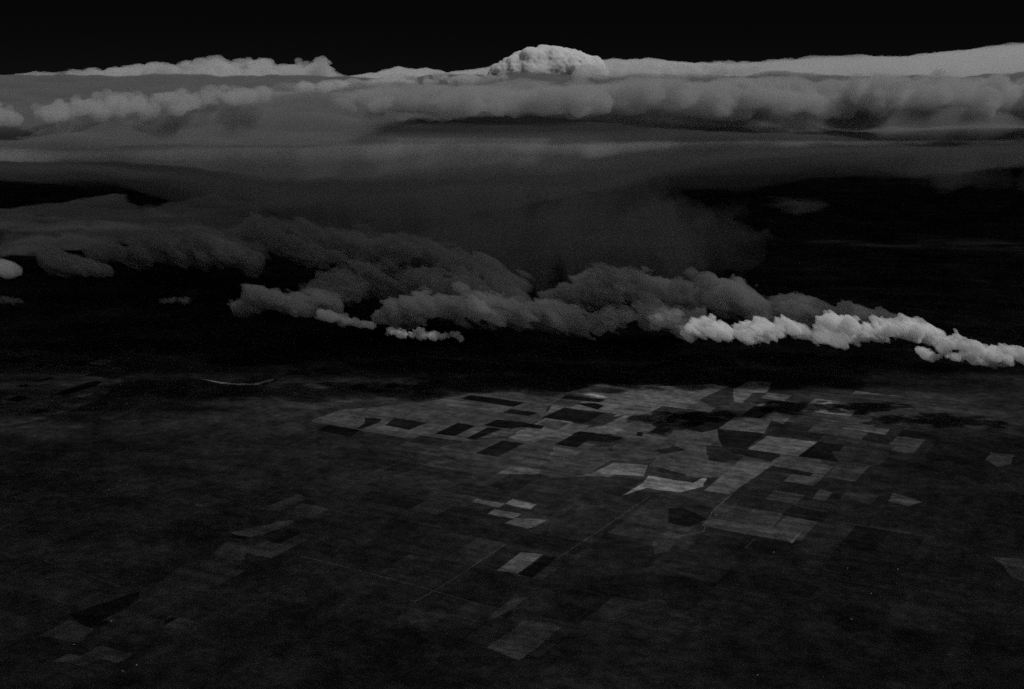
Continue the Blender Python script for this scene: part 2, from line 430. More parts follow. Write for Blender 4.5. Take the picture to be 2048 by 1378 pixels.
R_ = 600000.0
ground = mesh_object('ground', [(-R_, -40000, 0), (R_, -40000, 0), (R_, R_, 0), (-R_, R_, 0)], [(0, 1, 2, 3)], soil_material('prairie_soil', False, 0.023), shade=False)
tag(ground, kind='structure')
field_mat = soil_material('crop_field', True, 0.1)

FIELD_N = [0]
def field(pts, albedo, z=2.0, label=None, jag=0.0, name='field', world=None):
    P = np.array(world) if world is not None else np.array([at_height(p, q, 0)[:2] for p, q in pts])
    r_ = random.Random(FIELD_N[0] + 11); FIELD_N[0] += 1
    z = z + 0.13 * (FIELD_N[0] % 12)
    ring = []
    for i in range(len(P)):
        a, b = P[i], P[(i + 1) % len(P)]; L = np.linalg.norm(b - a); n = max(1, int(L / (55 if jag else 240)))
        for k in range(n): ring.append(a + (b - a) * (k / n))
    ring = np.array(ring)
    size = math.sqrt(np.prod(np.maximum(P.max(0) - P.min(0), 50))); amp = min(max(jag, 2.0) * 5, 0.09 * size)
    q = np.concatenate([ring / (260 + jag * 9), np.full((len(ring), 1), FIELD_N[0] * 3.7)], 1)
    ring = ring + np.stack([fbm(q, 5, 0.6, False, 3), fbm(q + 31.0, 5, 0.6, False, 4)], 1) * amp
    if ((ring[:, 0] * np.roll(ring[:, 1], -1)) - (np.roll(ring[:, 0], -1) * ring[:, 1])).sum() < 0: ring = ring[::-1]
    n = len(ring)
    V = [(x, y, z) for x, y in ring] + [(x, y, -1.0) for x, y in ring]
    f = [tuple(range(n))] + [(i, i + n, (i + 1) % n + n, (i + 1) % n) for i in range(n)]
    o = mesh_object(name, V, f, field_mat, ground, shade=False)
    o.color = (albedo, albedo, albedo, 1)
    c = ring.mean(0); origin_to(o, (c[0], c[1], 0))
    if label: o['label'] = label
    return o

# ------------------------------------------------------------------ fields (corner pixels of the photo laid onto the ground)
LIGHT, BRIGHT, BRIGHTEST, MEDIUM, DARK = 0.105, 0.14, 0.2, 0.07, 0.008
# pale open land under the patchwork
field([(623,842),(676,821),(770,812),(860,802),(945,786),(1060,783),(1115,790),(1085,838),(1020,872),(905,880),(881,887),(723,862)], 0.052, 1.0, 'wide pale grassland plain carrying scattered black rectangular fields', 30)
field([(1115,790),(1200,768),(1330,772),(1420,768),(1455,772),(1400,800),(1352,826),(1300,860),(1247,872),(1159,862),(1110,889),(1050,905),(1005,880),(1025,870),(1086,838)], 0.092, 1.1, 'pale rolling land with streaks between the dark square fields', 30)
field([(1329,870),(1346,858),(1435,863),(1420,890),(1413,922),(1383,949),(1297,931),(1309,917),(1353,890)], 0.056, 1.2, 'mottled grey upland with eroded edges', 45)
field([(1223,892),(1260,878),(1297,868),(1326,870),(1353,883),(1340,900),(1309,917),(1262,922),(1218,920)], 0.04, 1.3, None, 45)
field([(1065,905),(1150,895),(1218,895),(1220,920),(1183,948),(1110,960),(1070,945)], 0.042, 1.2, None, 30)
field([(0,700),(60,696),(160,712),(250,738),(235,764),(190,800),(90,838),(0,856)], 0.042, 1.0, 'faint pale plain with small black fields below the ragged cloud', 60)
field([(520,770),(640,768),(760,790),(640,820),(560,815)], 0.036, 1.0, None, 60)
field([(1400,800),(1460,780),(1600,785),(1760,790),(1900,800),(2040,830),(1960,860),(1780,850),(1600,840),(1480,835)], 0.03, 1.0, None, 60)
# quiet farm parcels on the survey grid, low in contrast, between the marked fields
GA = math.radians(-28.5); gu, gv = np.array((math.cos(GA), math.sin(GA))), np.array((-math.sin(GA), math.cos(GA)))
zone = np.array([at_height(p, q, 0)[:2] for p, q in [(1010,880),(1230,800),(1480,770),(1700,800),(1880,860),(1800,960),(1700,1080),(1480,1110),(1250,1030),(1060,960)]])
def parcels(zone, tones, z, skip, seed, step=1640):
    rg = random.Random(seed); c0 = np.array((3000.0, 30000.0))
    for iu in range(-int(27000 / step), int(27000 / step) + 1):
        for iv in range(-int(27000 / step), int(27000 / step) + 1):
            o_ = c0 + gu * iu * step + gv * iv * step
            if poly_distance(o_[None], zone)[0] < 200 or rg.random() < skip: continue
            split = rg.choice([(1, 1), (2, 1), (1, 2), (2, 2)])
            for a in range(split[0]):
                for b in range(split[1]):
                    if rg.random() < 0.3: continue
                    w, d_ = step * 0.976 / split[0], step * 0.976 / split[1]; q = o_ + gu * (a * w) + gv * (b * d_)
                    field(None, rg.choice(tones), z, None, 3, world=[q, q + gu * w, q + gu * w + gv * d_, q + gv * d_])
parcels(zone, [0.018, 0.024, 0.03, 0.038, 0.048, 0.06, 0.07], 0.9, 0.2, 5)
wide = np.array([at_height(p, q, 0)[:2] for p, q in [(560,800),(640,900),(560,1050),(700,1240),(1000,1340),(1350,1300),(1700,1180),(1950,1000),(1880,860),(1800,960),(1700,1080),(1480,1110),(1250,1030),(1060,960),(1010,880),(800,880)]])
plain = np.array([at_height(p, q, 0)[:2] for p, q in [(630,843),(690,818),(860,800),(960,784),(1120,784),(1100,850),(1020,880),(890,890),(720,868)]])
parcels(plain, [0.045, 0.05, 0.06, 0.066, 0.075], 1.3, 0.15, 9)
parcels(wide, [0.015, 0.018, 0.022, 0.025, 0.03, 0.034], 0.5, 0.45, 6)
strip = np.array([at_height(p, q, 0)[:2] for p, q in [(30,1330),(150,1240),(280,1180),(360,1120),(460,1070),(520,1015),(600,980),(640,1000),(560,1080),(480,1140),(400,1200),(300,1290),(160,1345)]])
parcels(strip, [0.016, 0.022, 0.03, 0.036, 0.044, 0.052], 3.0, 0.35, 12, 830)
field([(880,893),(930,882),(1010,876),(1110,893),(1100,912),(1060,938),(980,940),(900,915)], 0.04, 1.25, None, 30)
field([(1630,872),(1700,874),(1790,892),(1760,930),(1690,940),(1640,926)], 0.034, 1.25, None, 30)
# black ploughed fields
D1 = [
 ([(922,798),(942,790),(1051,805),(1027,814)], 'long black field, uppermost on the pale plain'),
 ([(1005,825),(1024,818),(1077,826),(1057,832)], 'small black strip field between the long black field and the large dark square'),
 ([(966,851),(995,839),(1048,845),(1089,852),(1083,858),(1042,854),(1022,858)], 'black field with a narrow tail pointing to the dark square'),
 ([(932,877),(975,855),(1004,858),(948,880)], 'narrow black slanting strip field'),
 ([(869,868),(916,846),(951,852),(910,872)], 'black diamond shaped field in the row across the pale plain'),
 ([(771,850),(789,836),(853,846),(818,860)], 'black rectangular field between the hooked field and the diamond field'),
 ([(714,857),(730,846),(729,835),(765,838),(758,845),(723,858)], 'black hooked field with a notch in its corner'),
 ([(633,860),(661,850),(720,860),(702,874)], 'long dark field at the lower rim of the pale plain, leftmost of its row'),
 ([(693,777),(717,768),(734,772),(727,779)], None),
 ([(731,776),(770,779),(758,786),(728,782)], None),
 ([(772,776),(781,768),(802,770),(787,776)], None),
 ([(951,907),(1005,881),(1048,887),(995,914)], 'large black slanting field set apart below the pale plain'),
 ([(1035,1148),(1089,1113),(1116,1115),(1063,1157)], 'black slanting field joined to a pale field of the same length'),
 ([(1084,835),(1129,815),(1208,827),(1166,847)], 'large nearly square black field in the middle of the patchwork'),
 ([(1121,797),(1131,790),(1213,799),(1198,805)], None),
 ([(1150,807),(1190,806),(1208,812),(1195,819)], None),
 ([(1109,889),(1159,863),(1247,875),(1220,886),(1176,881),(1154,895)], 'black field with an L shaped notch beside the pale triangle'),
 ([(1303,849),(1322,841),(1340,850),(1318,856)], None),
 ([(1299,865),(1317,854),(1344,857),(1326,870)], None),
 ([(1272,871),(1275,864),(1287,865),(1284,873)], None),
 ([(1435,858),(1474,862),(1529,868),(1494,897),(1445,892),(1437,878)], 'black block field with a torn upper rim'),
 ([(1595,913),(1636,884),(1689,891),(1678,903),(1662,901),(1668,912),(1678,924)], 'black field with a pale bite taken out of its side'),
 ([(1482,833),(1509,812),(1550,818),(1519,837)], None),
 ([(113,787),(176,765),(193,761),(204,764),(193,772),(132,790)], 'long thin black field slanting across the faint plain'),
 ([(8,800),(36,792),(61,796),(36,804)], None), ([(50,825),(80,818),(99,821),(72,828)], None),
 ([(30,772),(50,768),(63,771),(52,776)], None), ([(66,763),(102,754),(107,757),(74,764)], None),
 ([(0,721),(28,717),(52,721),(39,727)], None), ([(66,732),(83,730),(94,732),(80,736)], None),
]
for pts, lab in D1: field(pts, DARK * random.Random(pts[0][0]).uniform(0.75, 1.3), 3.2, lab)
for pts, a, jag in [
 ([(1354,825),(1395,822),(1465,834),(1440,858),(1405,865),(1346,853),(1334,838)], 0.02, 70),
 ([(1173,855),(1203,838),(1252,829),(1205,852)], 0.045, 0),
 ([(1441,899),(1496,897),(1563,912),(1540,923)], 0.026, 0),
 ([(1528,868),(1560,859),(1649,870),(1636,880)], 0.03, 0),
 ([(1531,940),(1544,932),(1630,943),(1620,953)], 0.03, 0),
 ([(1563,1030),(1582,1012),(1662,1028),(1646,1044)], 0.024, 50),
 ([(1499,1087),(1512,1076),(1577,1089),(1560,1098)], 0.028, 0),
 ([(1339,1018),(1366,1016),(1415,1037),(1382,1055),(1337,1045)], 0.02, 60),
 ([(1380,965),(1400,955),(1440,955),(1420,968)], 0.03, 0),
 ([(1090,962),(1105,956),(1180,953),(1287,957),(1270,972),(1200,975)], 0.045, 20),
 ([(1065,987),(1130,976),(1180,985),(1130,996)], 0.04, 40),
 ([(997,1230),(1010,1222),(1026,1224),(1012,1238)], 0.025, 15),
 ([(127,732),(165,721),(190,726),(165,733)], 0.02, 30),
 ([(165,752),(198,743),(262,746),(234,758)], 0.02, 40),
 ([(458,1074),(500,1062),(520,1064),(490,1078)], 0.015, 20),
 ([(138,1231),(232,1198),(280,1182),(274,1221),(222,1247),(180,1253)], 0.018, 50),
 ([(309,1250),(345,1234),(364,1243),(348,1266),(312,1263)], 0.018, 30),
 ([(1310,900),(1353,893),(1372,900),(1330,908)], 0.03, 30),
 ([(1413,890),(1445,893),(1478,905),(1450,925),(1415,920)], 0.032, 30),
]: field(pts, a * 0.55, 2.6, None, jag)
# pale and bright fields, and one glint put into colour
B1 = [
 ([(992,948),(1021,933),(1086,940),(1074,949)], 0.09, 0, None),
 ([(944,1005),(953,998),(1010,1008),(998,1016)], 0.13, 14, None),
 ([(1010,1008),(1024,999),(1074,1009),(1060,1019)], 0.15, 14, None),
 ([(975,1028),(989,1019),(1045,1028),(1027,1037)], 0.155, 14, None),
 ([(1010,1047),(1036,1037),(1095,1041),(1057,1058)], 0.11, 20, None),
 ([(994,1141),(1041,1105),(1087,1109),(1036,1147)], 0.165, 0, 'pale slanting field joined to a black field of the same length'),
 ([(970,1296),(997,1276),(1051,1241),(1101,1244),(1120,1255),(1040,1319)], 0.075, 18, 'large faint pale block field, lowest of the pale fields'),
 ([(968,1242),(1025,1198),(1057,1195),(1010,1228)], 0.06, 25, None),
 ([(1151,786),(1188,788),(1218,795),(1198,795)], 0.24, 15, None),  # bright glint painted as a pale patch
 ([(1183,948),(1228,925),(1297,931),(1287,952)], 0.13, 8, None),
 ([(1245,991),(1287,966),(1297,952),(1386,966),(1403,957),(1413,957),(1405,974),(1361,985),(1321,981),(1292,976)], 0.19, 8, 'brightest pale field with a long pointed tail'),
 ([(1408,981),(1435,959),(1479,922),(1543,930),(1519,949),(1457,989)], 0.105, 8, None),
 ([(1467,779),(1499,762),(1543,765),(1534,785),(1506,786),(1484,806),(1467,804)], 0.13, 8, 'pale stepped field at the far rim of the patchwork'),
 ([(1604,821),(1630,798),(1662,801),(1671,816),(1716,819),(1700,833)], 0.125, 8, 'pale stepped field standing alone in dark land'),
 ([(1496,899),(1534,872),(1635,884),(1596,913)], 0.13, 0, 'large pale square field beside the black field with a bite'),
 ([(1684,857),(1707,849),(1780,859),(1770,870)], 0.1, 8, None),
 ([(1438,857),(1470,835),(1544,838),(1528,867)], 0.085, 8, None),
 ([(1528,836),(1550,822),(1588,832),(1565,848)], 0.08, 8, None),
 ([(1512,811),(1530,805),(1562,808),(1550,815)], 0.1, 6, None),
 ([(1477,924),(1560,925),(1662,937),(1649,950),(1540,931)], 0.09, 20, None),
 ([(1774,1004),(1790,985),(1844,1004),(1815,1012)], 0.1, 20, None),
 ([(1972,920),(1980,905),(2029,910),(2020,928),(1990,932)], 0.1, 20, None),
 ([(1403,1052),(1416,1036),(1601,1062),(1579,1084)], 0.085, 4, 'wide grey field with a thin bright end strip'),
 ([(1579,1084),(1601,1060),(1605,1063),(1584,1088)], 0.13, 2, None),
 ([(1624,998),(1640,978),(1665,985),(1652,1001)], 0.075, 10, None),
 ([(1978,1113),(2003,1115),(2052,1119),(2052,1166),(2024,1155),(2005,1130)], 0.09, 30, 'pale rounded patch of bare land alone in the dark'),
 ([(1306,1084),(1345,1051),(1361,1080),(1337,1105),(1310,1109)], 0.055, 40, None),
 ([(174,727),(198,719),(226,721),(207,730)], 0.12, 20, None),
 ([(149,792),(187,785),(165,796)], 0.1, 10, None),
 ([(520,1020),(593,989),(612,998),(560,1022)], 0.055, 25, None),
 ([(461,1066),(560,1043),(588,1041),(580,1050),(525,1070),(500,1075)], 0.075, 20, None),
 ([(403,1127),(451,1082),(509,1089),(490,1118),(432,1144)], 0.05, 40, None),
 ([(225,1243),(277,1199),(355,1131),(430,1110),(480,1122),(412,1180),(330,1235),(290,1280),(200,1290),(185,1270)], 0.034, 60, 'pale river flats running up the valley'),
 ([(77,1272),(138,1242),(190,1260),(161,1285)], 0.06, 20, None),
 ([(103,1324),(135,1308),(167,1314),(142,1326)], 0.07, 15, None),
 ([(1255,1215),(1320,1195),(1375,1225),(1370,1262),(1330,1290),(1270,1250)], 0.036, 90, None),
]
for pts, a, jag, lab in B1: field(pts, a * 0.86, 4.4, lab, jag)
# curved river reach and roads
river = field([(400,757),(441,764),(475,767),(510,767),(548,757),(546,761),(512,770),(475,770),(441,767)], 0.26, 1.6, None, 0, 'river')
def road(pts, width=16.0, albedo=0.1):
    P = [at_height(p, q, 0)[:2] for p, q in pts]; V, F_ = [], []
    for i, p in enumerate(P):
        d = (P[min(i + 1, len(P) - 1)] - P[max(i - 1, 0)]); d = d / np.linalg.norm(d); n = np.array((-d[1], d[0])) * width / 2
        V += [(p[0] + n[0], p[1] + n[1], 5.6), (p[0] - n[0], p[1] - n[1], 5.6)]
        if i: F_.append((2 * i - 2, 2 * i - 1, 2 * i + 1, 2 * i))
    o = mesh_object('road', V, F_, field_mat, None, shade=False); o.color = (albedo,) * 3 + (1,)
    tag(o, kind='structure'); return o
for pts, w, a in [([(600,1112),(720,1142),(828,1171),(950,1206)], 16, 0.09), ([(828,1205),(873,1179),(933,1141),(1010,1090)], 16, 0.09), ([(1110,1120),(1222,1046),(1300,992)], 14, 0.08),
    ([(1345,1076),(1407,1063),(1424,1024),(1486,968),(1530,925)], 16, 0.11), ([(1490,1097),(1510,1078)], 14, 0.09), ([(87,1121),(160,1146),(242,1173)], 16, 0.1), ([(723,862),(800,876),(881,887)], 16, 0.05),
    ([(1544,1134),(1660,1158),(1780,1183)], 16, 0.02), ([(949,1143),(1044,1173),(1180,1210)], 16, 0.03), ([(735,950),(850,905),(905,881)], 14, 0.07)]: road(pts, w, a)

# ------------------------------------------------------------------ clouds
M_plate = cloud_material('anvil_ice', 0.0021, 0.0005, 0.2, albedo=0.44)
M_lobe = cloud_material('lobe_ice', 0.0022, 0.0005, 0.2, albedo=0.68)
M_shine = cloud_material('bright_ridge_ice', 0.002, 0.03, 0.1, albedo=0.9)
M_soft = cloud_material('storm_haze_ice', 0.0002, 0.001, 0.2, albedo=0.85)
M_far = cloud_material('far_anvil_ice', 0.0009, 0.003, 0.2, albedo=0.93)
M_rise = cloud_material('rising_anvil_ice', 0.00035, 0.002, 0.2, albedo=0.93)
M_shoulder = cloud_material('shoulder_ice', 0.002, 0.004, 0.2, albedo=0.8)
M_turret = cloud_material('turret_droplets', 0.0035, 0.34, 0.1)
M_cu = cloud_material('cumulus_droplets', 0.006, 0.09, 0.1)
M_grey = cloud_material('bank_droplets', 0.0055, 0.015, 0.1)
M_wisp = cloud_material('wisp_droplets', 0.0022, 0.015, 0.1)
M_scrap = cloud_material('scrap_droplets', 0.008, 0.05, 0.1)
M_body = cloud_material('storm_body_droplets', 0.00016, 0.001, 0.1)

def cloud(o, label, group=None): return tag(o, label, 'cloud', group)

# bright crest far behind
def crest(label, path, Y, n, seed): return cloud(heap('anvil_cloud', path, Y, n, 125, M_far, 8, 30, seed, spread=0.9, amp=0.6, feat=1500, octaves=6, gain=0.62, draw=0.35, shear=3, share=0.3), label)
crest('pale grey anvil cloud with a low flat crown at upper left', [(-90,210,166),(0,210,154),(100,208,144),(200,206,133),(330,206,122),(430,205,113),(468,205,102),(510,205,112),(560,205,114),(640,205,107),(662,205,116),(690,202,144),(725,200,166)], 140000, 230, 3)
cloud(slab('anvil_cloud', [(560,176,225),(690,156,225),(740,150,225),(800,138,225),(850,138,225),(900,146,225),(1000,136,225),(1150,124,225),(1250,118,220),(1350,126,215),(1480,128,215)], 160000, 30000, M_far, 700, 60, 700, 600, 2600, 4, octaves=6, power=1.0, stretch=(0.6, 1, 1)), 'bright flat anvil cloud joined to the foot of the swelling dome')
cloud(slab('anvil_cloud', [(1180,138,225),(1300,132,230),(1420,128,240),(1560,120,250),(1650,111,255),(1720,113,255),(1800,112,255),(1880,99,255),(1970,89,250),(2048,85,245),(2260,83,240)], 148000, 40000, M_rise, 700, 70, 700, 900, 2400, 5, octaves=6, power=1.5, stretch=(0.6, 1, 1)), 'pale anvil cloud rising towards the right edge of the picture')
cloud(slab('anvil_cloud', [(-500,165,205),(300,160,205),(1000,155,205),(1700,150,205),(2600,150,205)], 205000, 150000, M_far, 120, 40, 300, 300, 12000, 6), 'far flat cloud layer closing the horizon behind the storm')
cloud(heap('towering_cumulus', [(996,180,152),(1008,180,132),(1022,180,124),(1038,180,104),(1055,180,95),(1095,180,88),(1125,180,92),(1155,180,106),(1180,180,128),(1200,180,150)], 120000, 130, 75, M_turret, 14, 32, 3, spread=0.3, amp=0.25, feat=1300, octaves=5, blend=0.5), 'bright swelling dome of cumulus standing above the anvil')
# ridges and shoulders of the crest
RG = 'ridges of the bright storm crest'
def ridge(label, path, Y, n, seed, mat, **k): return cloud(heap('storm_ridge', path, Y, n, k.pop('h', 130), mat, k.pop('rmin', 9), k.pop('rmax', 26), seed, amp=k.pop('amp', 0.7), feat=k.pop('feat', 2200), spread=k.pop('spread', 0.6), **k), label, RG)
ridge('glowing pale shoulder of cloud under the left crown, left of the dark notch', [(60,242,205),(130,244,192),(200,244,184),(290,242,176),(380,228,172),(470,215,168),(540,205,170)], 38000, 190, 91, M_shoulder, h=40, feat=420, rmin=5, rmax=17, octaves=6, gain=0.62, draw=0.55, shear=4, spread=1.6, amp=0.9)
ridge('bright narrow ridge running from the left crown to the swelling dome', [(600,190,165),(700,190,158),(780,188,146),(850,186,140),(930,182,142),(1010,176,140)], 46000, 90, 92, M_shine, h=50, feat=420, draw=0.45, shear=4, octaves=6, gain=0.62, rmin=5, rmax=15, amp=0.9)
ridge('bright narrow ridge trailing right from the swelling dome', [(1160,170,128),(1230,168,118),(1320,165,124),(1420,160,126),(1520,155,124)], 46000, 90, 93, M_shine, h=50, feat=420, draw=0.45, shear=4, octaves=6, gain=0.62, rmin=5, rmax=15, amp=0.9)
ridge('small pale cloud knob cut by the left edge of the picture', [(-40,250,205),(0,252,200),(18,250,210),(30,248,225)], 37500, 40, 94, M_shoulder, h=40, feat=400, rmin=4, rmax=13, gain=0.62, amp=0.9)
LB = 'grey lobes along the near rim of the storm deck'
def lobe(label, path, Y, n, seed, **k): return cloud(heap('storm_lobe', path, Y, n, k.pop('h', 80), M_lobe, k.pop('rmin', 12), k.pop('rmax', 34), seed, amp=k.pop('amp', 0.8), feat=k.pop('feat', 560), octaves=6, gain=0.62, spread=k.pop('spread', 1.0), draw=0.5, shear=k.pop('shear', 5), **k), label, LB)
lobe('flat dark scalloped lobe filling the notch below the glowing shoulder', [(285,232,222),(340,234,210),(400,234,207),(460,236,206),(500,236,210)], 41000, 40, 101, rmin=5, rmax=12, feat=500, h=60)
lobe('grey rounded lobe with a crisp rim beginning the long grey band', [(465,225,200),(485,240,190),(540,246,185),(620,246,183),(700,240,180),(780,236,178)], 40500, 95, 102, h=70)
lobe('long grey band of lobes below the bright narrow ridge', [(740,238,178),(860,236,172),(980,234,167),(1100,232,163),(1200,232,160)], 40000, 105, 103, h=75)
lobe('grey lumpy lobes below the ridge that trails from the dome', [(1160,234,162),(1280,234,158),(1400,238,154),(1480,242,154)], 41000, 95, 104, h=75)
lobe('hanging rounded lobe, lowest of the grey lobes', [(1450,238,158),(1550,242,154),(1640,246,152),(1700,250,152),(1760,238,152)], 41800, 95, 105, h=70)
lobe('soft grey lobes at the right end of the storm deck', [(1720,236,150),(1820,230,148),(1900,225,146),(1960,238,140),(2040,240,136),(2120,236,134)], 42000, 99, 106, h=70)
# near layers of the storm's ice deck, seen edge on
LY = 'layers of the storm deck seen edge on'
def layer(label, near_px, far_Y, z, thick, seed, near_Y=38000, **k):
    (x0, x1) = near_px
    pts = [(x0 * near_Y, near_Y), (x1 * near_Y, near_Y * k.pop('tilt', 1.0)), (x1 * far_Y, far_Y), (x0 * far_Y, far_Y)]
    return cloud(sheet('storm_deck', None, z, k.pop('mat', M_plate), k.pop('h', 420), k.pop('edge', 9000), thick, k.pop('ragged', 6000), k.pop('feat', 11000), seed, k.pop('stretch', (1, 1)), 0.0, k.pop('relief', 0.6), world=pts, **k), label, LY)
layer('broad grey storm deck spanning the whole picture below the lobes', (-1.0, 0.8), 80000, 8750, 1150, 61, 36500, tilt=1.1, relief=0.55, edge=5000, ragged=4500, feat=4200, h=180, stretch=(0.4, 1.2))
layer('far part of the storm deck running back to the bright crest', (-0.75, 0.75), 152000, 8750, 1150, 62, 77000, relief=0.35, edge=5000, ragged=3000, feat=6000, h=450)
cloud(wedge('storm_cloud', [(-300,200,290),(0,200,296),(200,198,305),(350,196,325),(460,195,345),(560,195,365),(700,195,380),(900,195,372),(1100,195,350),(1300,195,312),(1500,195,290),(1700,195,282),(2400,195,278)], 38000, 120000, 6500, M_soft, seed=8, bexp=0.75), 'soft dark underside of the storm fading down from the deck')
cloud(wedge('storm_cloud', [(-300,196,330),(0,196,335),(250,196,345),(460,196,375),(700,196,400),(900,196,400),(1100,196,385),(1300,196,360),(1500,196,340),(1700,196,325),(2400,196,315)], 39500, 118000, 6500, cloud_material('storm_mist_ice', 0.00006, 0.0005, 0.2, albedo=0.9), seed=15, bexp=0.9), 'faint mist sinking below the storm into the dark')
cloud(heap('storm_cloud', [(560,430,330),(680,480,315),(800,540,305),(950,590,300),(1100,605,300),(1250,600,305),(1350,580,330),(1410,560,390),(1450,540,450)], 60000, 70, 150, M_body, 35, 100, 71, spread=0.25, amp=0.9, feat=1500), 'dim swollen body of the storm hanging below the grey deck')
cloud(heap('storm_cloud', [(1820,330,262),(1900,380,245),(1980,420,250),(2060,430,265),(2160,430,300)], 56000, 24, 170, cloud_material('dim_bulge_droplets', 0.00012, 0.001, 0.1), 30, 70, 72, spread=0.3, amp=0.8, feat=2200), 'barely lit storm cloud bulging in the dark near the right edge')
cloud(sheet('cloud_wisp', [(1530,394),(1600,402),(1700,414),(1650,422),(1585,440),(1558,424)], 5000, cloud_material('dim_wisp_droplets', 0.0003, 0.001, 0.1), 60, 900, 220, 900, 1300, 73, (0.4, 1.2), 0.0, 1.0, share=0.3), 'faint thin wisp floating alone in the dark right of the storm body')
a_, b_ = at_height(600, 450, 3000), at_height(720, 530, 3000)
STREAK = math.atan2(b_[1] - a_[1], b_[0] - a_[0])
M_sheet = cloud_material('sheet_droplets', 0.0025, 0.01, 0.1, albedo=0.85)
cloud(sheet('cloud_sheet', [(-90,420),(0,418),(60,410),(270,388),(258,408),(300,408),(420,388),(560,420),(700,450),(850,478),(940,500),(900,520),(760,505),(690,510),(600,490),(520,500),(400,505),(300,505),(150,510),(0,525),(-90,530)],
    3000, M_sheet, 150, 3200, 260, 2600, 3200, 4, (0.35, 1.4), STREAK, 1.0), 'ragged grey cloud sheet with a torn far rim over black ground')
RL = 'torn rolls along the rim of the ragged sheet'
M_roll = cloud_material('roll_droplets', 0.0045, 0.015, 0.1, albedo=0.9)
for lab, pt, Y, n, sd in [('bright torn cloud tip cut by the left edge of the picture', [(-70,555,505),(-20,558,515),(30,550,520),(75,540,528)], 36800, 30, 81),
    ('pale forked cloud tip beside the one at the left edge', [(100,518,500),(130,540,502),(160,549,512),(205,543,526),(222,537,528)], 45500, 26, 82),
    ('flat dim cloud roll, third from the left edge', [(200,530,490),(250,535,480),(310,530,488),(330,522,500)], 48500, 30, 83),
    ('dim frayed cloud roll with a small bright foot', [(300,525,478),(360,532,468),(410,536,475),(450,530,495)], 48500, 34, 84),
    ('drooping cloud roll ending in a torn hook', [(400,500,455),(450,525,455),(500,552,470),(545,545,500)], 48500, 38, 85),
    ('long cloud roll slanting down beside the black gap', [(510,470,430),(570,500,432),(630,525,455),(690,542,490),(725,540,520)], 49500, 44, 86),
    ('broad cloud roll slanting above the dim rounded cumulus', [(620,490,440),(700,515,445),(770,532,462),(840,535,490),(870,530,510)], 51000, 44, 87),
    ('arched cloud roll overhanging the shaded bank', [(800,510,470),(880,530,478),(960,555,495),(1020,580,525),(1050,590,560)], 51000, 44, 88)]:
    cloud(heap('roll_cloud', pt, Y, n, 46, M_wisp if sd == 81 else M_roll, 8, 22, sd, amp=1.3, feat=380, shear=30, lean=-0.9, draw=0.2, octaves=6, gain=0.63), lab, RL)

BANK = 'shaded grey cumulus bank in mid distance'
def bank(label, path, Y, n, seed, **k): return cloud(heap('cumulus_bank', path, Y, n, k.pop('h', 46), k.pop('mat', M_grey), k.pop('rmin', 12), k.pop('rmax', 30), seed, amp=k.pop('amp', 1.05), feat=k.pop('feat', 430), shear=k.pop('shear', 25), lean=k.pop('lean', -0.5), octaves=6, draw=0.42, gain=0.63, **k), label, BANK)
bank('low grey cumulus clump, leftmost of the shaded bank', [(490,628,600),(530,632,575),(590,632,578),(650,630,582),(680,622,600)], 46500, 40, 21)
bank('dim rounded grey cumulus behind the long smooth bank', [(640,600,570),(690,605,540),(760,610,530),(850,612,532),(930,612,545),(1000,612,565),(1050,608,590)], 50000, 60, 22, rmax=40)
bank('long smooth grey cumulus bank tapering to a pointed end', [(755,640,625),(800,645,600),(880,640,588),(960,645,584),(1060,655,600),(1140,664,618),(1215,668,652)], 45500, 70, 23, rmax=36)
bank('small torn grey cumulus below the leftmost clump', [(635,640,620),(680,648,622),(720,655,635),(760,656,645)], 44500, 22, 24, h=28, rmin=6, rmax=14, feat=250)
bank('dim lumpy cumulus mass rising behind the dazzling chain', [(1100,620,590),(1180,625,560),(1230,630,535),(1290,640,540),(1350,645,545),(1420,640,560)], 49000, 60, 25, rmax=34)
bank('dim sloping cumulus ridge above the dazzling chain', [(1370,615,555),(1430,630,535),(1480,645,550),(1550,655,572),(1620,658,590),(1700,660,612),(1780,662,628),(1830,664,645)], 46500, 70, 26, rmax=30)
bank('smooth grey cumulus leading into the dazzling chain', [(1190,650,625),(1240,655,620),(1290,660,608),(1340,668,598),(1380,674,612),(1410,676,640)], 43500, 40, 27, rmax=24, feat=300)

CH = 'sunlit cumulus chain'
def cu(label, path, Y, n, seed, **k): return cloud(heap('cumulus_cloud', path, Y, n, k.pop('h', 22), k.pop('mat', M_cu), k.pop('rmin', 7), k.pop('rmax', 18), seed, amp=k.pop('amp', 1.0), feat=k.pop('feat', 300), shear=k.pop('shear', 38), octaves=5, gain=0.53, draw=0.4, lean=k.pop('lean', -0.5), **k), label, CH)
cu('bright oval cumulus puff, first of the sunlit chain', [(1378,664,652),(1402,676,636),(1435,681,637),(1462,676,658)], 38000, 26, 31)
cu('bright wedge shaped cumulus puff, second of the sunlit chain', [(1482,674,658),(1505,684,642),(1530,688,634),(1565,680,638),(1600,672,654)], 38300, 32, 32)
cu('thin ragged grey puff between the wedge puff and the tallest puffs', [(1595,668,645),(1625,682,642),(1655,690,660),(1690,692,675)], 38600, 20, 33, mat=M_wisp)
cu('tall leaning cumulus puff with a hooked top', [(1655,670,645),(1685,682,622),(1710,686,628),(1740,688,648),(1770,686,668)], 39500, 32, 34)
cu('tall bright cumulus puff beside the hooked one, its top split', [(1745,678,645),(1770,684,628),(1800,686,630),(1830,686,646),(1860,684,662)], 39300, 32, 35)
cu('tapering cumulus tail sloping down from the tall split puff', [(1815,680,650),(1845,686,640),(1880,688,652),(1915,690,674)], 39500, 26, 36)
